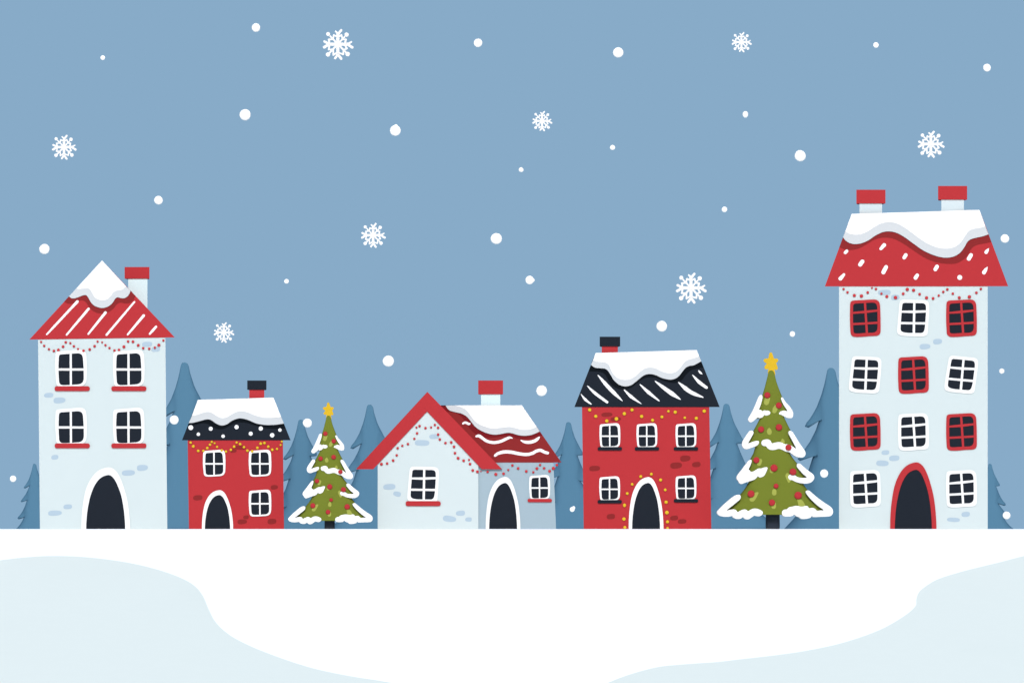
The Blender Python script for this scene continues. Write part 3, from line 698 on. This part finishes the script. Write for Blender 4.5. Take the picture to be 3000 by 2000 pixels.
STAR = [(1085, 85), (1095, 70), (1110, 66), (1125, 70), (1135, 85), (1162, 168), (1210, 168), (1228, 178), (1233, 203), (1222, 222), (1198, 243), (1224, 310), (1225, 340), (1207, 355), (1187, 352), (1170, 345), (1182, 400), (1184, 440), (1120, 445), (1062, 412), (1062, 390), (1071, 335), (1050, 345), (1020, 340), (1003, 320), (1010, 295), (1043, 250), (1000, 222), (990, 200), (998, 178), (1020, 168), (1070, 165)]
so = U(*TH((1112, 400)), YT)
m = MB(); m.slab(TH.all(STAR), Front(YT), 0.0, 0.10)
star = m.build('star', yellow('wall'), None, origin=so)
tag(star, 'yellow five-pointed star on the tip of the large Christmas tree', 'star', 'tree-top stars')
BB = [(1052, 768, 51), (1242, 935, 50), (950, 1327, 51), (1243, 1294, 54), (1400, 1625, 51), (874, 1832, 51), (1162, 1961, 60), (1473, 2024, 57), (1197, 2256, 41), (786, 2384, 58), (1558, 2410, 62), (1129, 2528, 53)]
BL_ = ['topmost red bauble, nearest the yellow star on %s', 'red bauble beside the upper right snowy branch of %s', 'red bauble on the left of the second tier of %s', 'red bauble on the right of the second tier of %s',
       'red bauble set against the long middle snow clump of %s', 'red bauble on the left of the third tier of %s', 'big red bauble in the very middle of %s', 'red bauble touching the right snow clump of the third tier of %s',
       'smallest red bauble, low on the middle line of %s', 'red bauble on the left of the bottom tier of %s', 'largest red bauble, right side of the bottom tier of %s', 'lowest red bauble, just above the trunk of %s']
baubles = []
for (bx, by, brr), lab in zip(BB, BL_):
    px, py, r = TH((bx, by, brr)); yf = min(crown_y(px + dx, py + dz) for dx in (-r * .6, 0, r * .6) for dz in (-r * .6, 0, r * .6))
    for q, cy in clump_y:   # one touches the snow: hang it in front
        if any((a - px) ** 2 + (b - py) ** 2 < (r * 1.3) ** 2 for a, b in q): yf = min(yf, cy)
    c = U(px, py, yf - 0.05); r = r / PX
    m = MB(); m.blob(c, r, r * 0.42, r, nu=24, nv=14)
    b = m.build('bauble', red('ball'), None, origin=c); tag(b, lab % LT, 'bauble', 'red baubles on the Christmas trees'); baubles.append((b, lab))
K = 0.729
xs = U(961.6 + 1.8 * K, 1178.5 + (HY - 1032) * K, YT)
root = xmas.copy(); C.objects.link(root); root.location = xs; root.scale = (K, K, K)
root['label'] = 'small green Christmas tree laden with snow between the small red house and the low cottage'
for ch in list(xmas.children):
    c_ = ch.copy(); C.objects.link(c_); c_.parent = root
for o, lab in [(star, 'yellow five-pointed star on the tip of %s')] + baubles:
    c_ = o.copy(); C.objects.link(c_); c_.scale = (K, K, K); c_.location = xs + (Vector(o.location) - Vector(xt)) * K
    c_['label'] = lab % ST

# ================================================================== snow in the air
M0 = (913, 768)
fl = [([(913, 400), (913, 1180)], (130, 130)), ([(545, 770), (1330, 770)], (130, 130)), ([(920, 375), (828, 283)], (90, 66)), ([(920, 390), (1040, 240)], (100, 100)), ([(905, 1170), (812, 1300)], (90, 98)), ([(930, 1170), (1038, 1318)], (100, 108)),
      ([(560, 750), (408, 668)], (100, 100)), ([(560, 790), (395, 885)], (110, 112)), ([(1300, 760), (1425, 684)], (80, 66)), ([(1290, 790), (1460, 888)], (90, 110)),
      ([(913, 768), (545, 385)], (76, 62)), ([(913, 768), (1245, 410)], (76, 62)), ([(913, 768), (540, 1160)], (80, 76)), ([(913, 768), (1287, 1145)], (80, 76)),
      ([(890, 480), (757, 428)], (62, 70)), ([(757, 428), (735, 570)], (64, 64)), ([(700, 585), (570, 592)], (66, 70)), ([(570, 592), (590, 740)], (76, 76)), ([(950, 490), (1050, 420)], (62, 66)), ([(1050, 420), (1088, 560)], (66, 66)),
      ([(1110, 590), (1222, 592)], (62, 66)), ([(1222, 592), (1185, 740)], (76, 76)), ([(600, 820), (562, 972)], (66, 70)), ([(562, 972), (690, 975)], (66, 70)), ([(740, 1000), (742, 1178)], (66, 70)), ([(742, 1178), (880, 1090)], (70, 66)),
      ([(950, 1100), (1118, 1158)], (66, 70)), ([(1118, 1158), (1130, 1000)], (70, 64)), ([(1150, 980), (1258, 938)], (64, 70)), ([(1258, 938), (1180, 810)], (70, 70))]
balls = [(545, 385, 75), (1245, 410, 82), (540, 1160, 82), (1287, 1145, 84)]
FL = [(776, 102, 36, 'large white snowflake high up, between two round flecks on the left half'), (147, 338, 29, 'white snowflake alone at the far left, above the tall pale house'), (1703, 97, 23.5, 'small white snowflake high up on the right half'),
      (1245, 278, 23.5, 'small white snowflake in the middle of the sky, above the low cottage chimney'), (2138, 331, 31.5, 'white snowflake above the two chimneys of the tallest house'), (857, 540, 29, 'white snowflake straight above the left eave of the low cottage'),
      (1587, 661, 36, 'large white snowflake just above the wide red house'), (514, 763, 24, 'small white snowflake just above the small red house')]
proto = None
for i, (dx, dy, r, lab) in enumerate(FL):
    y = [-36, -34, -39, -35, -33, -37, -38, -34.5][i]
    px, py = TD((dx, dy)); c = U(px, py, y); s_ = (r / 0.784 / PX) * (CAM_D + y) / CAM_D
    if proto is None:
        m = MB()
        class Unit:
            def at(q, px_, py_, h=0.0): return Vector(((px_ - M0[0]) / 595, -h, (M0[1] - py_) / 595))
        for k, (p, w) in enumerate(fl): m.slab(stroke(p, [q_ * 0.93 for q_ in w]), Unit(), 0.02 + 0.002 * k, 0.05 + 0.004 * k)
        for k, (a, b, q) in enumerate(balls): m.slab(disc(a, b, q), Unit(), 0.09 + 0.002 * k, 0.16)
        proto = m.build('snowflake', snow('flake'), None, origin=Vector((0, 0, 0))); o = proto
    else: o = proto.copy(); C.objects.link(o)
    o.location = c; o.scale = (s_, s_, s_); tag(o, lab, 'snowflake', 'six-armed snowflakes falling from the sky')

DOTS = [(588, 64, 10, 'round snow fleck highest of all, left of the large top snowflake'), (236, 133, 5.5, 'tiny snow fleck alone in the upper left corner of the sky'), (1098, 99, 10, 'round snow fleck high in the top middle of the sky'),
        (1420, 121, 12, 'big snow fleck high up, left of the small top right snowflake'), (2012, 104, 6.5, 'small snow fleck high up, right of the small top right snowflake'), (2267, 156, 9, 'round snow fleck in the upper right corner of the sky'),
        (563, 264, 13, 'big snow fleck in the left half of the sky, well below the large top snowflake'), (908, 300, 12.5, 'big snow fleck with a small bump on top, mid-sky left of centre'), (1712, 263, 7, 'small oval snow fleck straight below the small top right snowflake'),
        (1407, 339, 6, 'small snow fleck right of and below the small mid-sky snowflake'), (1838, 358, 13, 'big snow fleck left of the snowflake over the tallest house'), (1197, 390, 5.5, 'tiny snow fleck left of and below the small mid-sky snowflake'),
        (364, 460, 10, 'round snow fleck above and right of the tall pale house chimney'), (1140, 548, 13, 'big snow fleck mid-sky, high above the low cottage chimney'), (102, 572, 12, 'big snow fleck left of the snowy peak of the tall pale house'),
        (1664, 481, 6.5, 'small snow fleck mid-sky, above and right of the large lower snowflake'), (2308, 548, 10, 'round snow fleck right of the snowy roof of the tallest house'), (1217, 643, 10, 'lumpy two-lobed snow fleck above the low cottage chimney'),
        (658, 646, 5.5, 'tiny snow fleck high above the small red house chimney'), (1520, 749, 12.5, 'big snow fleck just above the wide red house roof'), (1820, 767, 6.5, 'small snow fleck above and right of the large Christmas tree star'),
        (892, 829, 13, 'big snow fleck above the red gable of the low cottage'), (1244, 897, 12.5, 'big snow fleck right of the low cottage chimney'), (2301, 852, 6, 'small snow fleck beside the upper right wall of the tallest house'),
        (400, 964, 10.5, 'round snow fleck between the tall pale house and the small red house'), (706, 971, 10.5, 'round snow fleck beside the tip of the pine near the small Christmas tree star'), (1893, 1087, 9.5, 'round snow fleck between the large Christmas tree and the tallest house'),
        (1315, 1168, 6, 'small slanted snow fleck between the low cottage and the wide red house'), (30, 1099, 7.5, 'small snow fleck at the far left edge beside the small pine'), (2312, 1183, 9, 'round snow fleck in front of the small pine at the far right')]
for i, (dx, dy, r, lab) in enumerate(DOTS):
    y = -30 - (i * 3.7) % 12
    px, py = TD((dx, dy)); c = U(px, py, y); s_ = r / 0.784 / PX * (CAM_D + y) / CAM_D
    m = MB(); rx = rz = s_
    if i == 8: rx, rz = s_ * .92, s_ * 1.12
    if i == 27:
        m.blob(c + Vector((-s_ * .12, 0, -s_ * .2)), s_ * .95, s_ * .4, s_ * .95); m.blob(c + Vector((s_ * .42, 0.012, s_ * .38)), s_ * .62, s_ * .3, s_ * .7)
    elif i == 17:
        m.blob(c + Vector((-s_ * .05, 0, 0)), s_ * .97, s_ * .4, s_); m.blob(c + Vector((s_ * .62, 0.012, -s_ * .05)), s_ * .5, s_ * .3, s_ * .5)
    elif i == 7:
        m.blob(c, s_, s_ * .4, s_); m.blob(c + Vector((s_ * .1, 0.012, s_ * .75)), s_ * .4, s_ * .25, s_ * .4)
    else: m.blob(c, rx, s_ * .45, rz, wob=0.02, seed=i, nu=28)
    o = m.build('snow_fleck', snow('ball'), None, origin=c); tag(o, lab, 'snow fleck', 'round snow flecks falling from the sky')


# ================================================================== ground, snow banks, sky
SL = 0.128
def ground_z(y):
    if y >= -1.0: return 0.0
    if y >= -4.0: return -SL * (y + 1.0) ** 2 / 6.0
    if y >= -70: return -SL * 1.5 + SL * (y + 4.0)
    z70 = -SL * 1.5 - SL * 66
    t = min(1, (-70 - y) / 40); return z70 - SL * 40 * (t - t * t / 2)
ys = [1500, 400, 120, 40, 16, 6, 2, 0, -1] + [-1 - 0.25 * k for k in range(1, 13)] + [-10, -20, -35, -50, -70] + [-70 - 4 * k for k in range(1, 11)] + [-160, -300, -600]
xs_ = [-1500, -300, -80, -40, -20, -10, 0, 10, 20, 40, 80, 300, 1500]
m = MB(); nx = len(xs_)
m.add([(x, y, ground_z(y)) for y in ys for x in xs_], [[j * nx + i, j * nx + i + 1, (j + 1) * nx + i + 1, (j + 1) * nx + i] for j in range(len(ys) - 1) for i in range(nx - 1)], 0, True)
g = m.build('ground', snow('ground')); g['kind'] = 'structure'

def slope_at(px, py, h):
    """point of the snowy slope seen along a line from the viewpoint"""
    dx, dz = (px - HX) / PX / CAM_D, (HY - py) / PX / CAM_D
    # plane z = a + SL*y
    a = -SL * 1.5 + SL * 4.0 + h
    t = (a - SL * CAM_D) / (dz - SL)
    return Vector((dx * t, -CAM_D + t, dz * t))
bank_m = mat('pale_blue_snow', 'e4f2f7', 'ground')
for pts, ext in (([(-1500, 1420), (-1300, 1360), (-800, 1350), (-350, 1334), (-120, 1302), (0, 1286), (60, 1279), (125, 1276), (200, 1279), (280, 1289), (350, 1304), (410, 1324), (446, 1344), (466, 1368), (480, 1400), (497, 1430), (530, 1459), (580, 1485), (650, 1512), (720, 1534), (800, 1551), (870, 1562), (905, 1569), (1000, 1592), (1060, 1640), (1040, 1690)], [(960, 1718), (-900, 1720), (-1400, 1640), (-1540, 1520)]),
                 ([(1330, 1600), (1395, 1568), (1440, 1550), (1510, 1531), (1580, 1524), (1650, 1519), (1700, 1513), (1780, 1504), (1860, 1492), (1940, 1474), (2020, 1446), (2075, 1415), (2102, 1392), (2105, 1375), (2111, 1359), (2130, 1343), (2160, 1327), (2220, 1309), (2290, 1292), (2352, 1276), (2450, 1254), (2600, 1240), (3000, 1234), (3600, 1262), (3900, 1360), (3950, 1500)], [(3900, 1640), (3500, 1712), (2600, 1720), (1500, 1720), (1300, 1680), (1290, 1640)])):
    q = TD.all(smooth(pts, n=5) + ext)
    top = [slope_at(a, b, 0.02) for a, b in q]; n = len(top)
    low = [p + Vector((0, 0, -0.02)) for p in top]
    m = MB(); m.add(top + low, [list(range(n))] + [[i, n + i, n + (i + 1) % n, (i + 1) % n] for i in range(n)])
    b = m.build('snow_bank', bank_m); b['kind'] = 'structure'

# sky: a far vault behind the village, clear flat winter blue
m = MB(); RR_ = 1400; na, ne = 48, 24; vs = []
for j in range(ne + 1):
    e = R(-6 + 96 * j / ne)
    for i in range(na + 1):
        a = R(-95 + 190 * i / na)
        vs.append((RR_ * math.cos(e) * math.sin(a), RR_ * math.cos(e) * math.cos(a), RR_ * math.sin(e)))
m.add(vs, [[j * (na + 1) + i, j * (na + 1) + i + 1, (j + 1) * (na + 1) + i + 1, (j + 1) * (na + 1) + i] for j in range(ne) for i in range(na)], 0, True)
sm_ = bpy.data.materials.new('winter_sky'); sm_.use_nodes = True; nt = sm_.node_tree; nt.nodes.clear()
em = nt.nodes.new('ShaderNodeEmission'); ou = nt.nodes.new('ShaderNodeOutputMaterial')
em.inputs['Color'].default_value = lin('88abc8') + [1]; em.inputs['Strength'].default_value = 1.0
nt.links.new(em.outputs[0], ou.inputs[0])
o = m.build('sky', sm_); o['kind'] = 'structure'

# ================================================================== daylight
ELEV = R(32)
w = bpy.data.worlds.new('World'); sc.world = w; w.use_nodes = True; nt = w.node_tree
bg = nt.nodes['Background']; sk = nt.nodes.new('ShaderNodeTexSky'); sk.sky_type = 'NISHITA'; sk.sun_disc = False
sk.sun_elevation = ELEV; sk.sun_rotation = R(180); sk.air_density = 1.0; sk.dust_density = 1.0; sk.ozone_density = 1.0
nt.links.new(sk.outputs[0], bg.inputs[0]); bg.inputs[1].default_value = 0.15
sun = bpy.data.lights.new('sun', 'SUN'); sun.energy = 3.4; sun.angle = R(15); sun.color = (1.0, 0.97, 0.93)
so_ = bpy.data.objects.new('sun', sun); C.objects.link(so_)
so_.rotation_euler = (R(90) - ELEV, 0, 0); so_.location = (0, -120, 60)

cam = bpy.data.cameras.new('camera'); cam.sensor_width = 36; cam.sensor_fit = 'HORIZONTAL'
cam.lens = 36 * CAM_D / (3000 / PX); cam.shift_y = (HY - 1000) / 3000
cam.clip_start = 1; cam.clip_end = 6000
co = bpy.data.objects.new('camera', cam); C.objects.link(co); co.location = (0, -CAM_D, 0); co.rotation_euler = (R(90), 0, 0)
sc.camera = co
sc.view_settings.view_transform = 'Standard'; sc.view_settings.look = 'None'; sc.view_settings.exposure = 0
sc.cycles.max_bounces = 6; sc.cycles.diffuse_bounces = 4
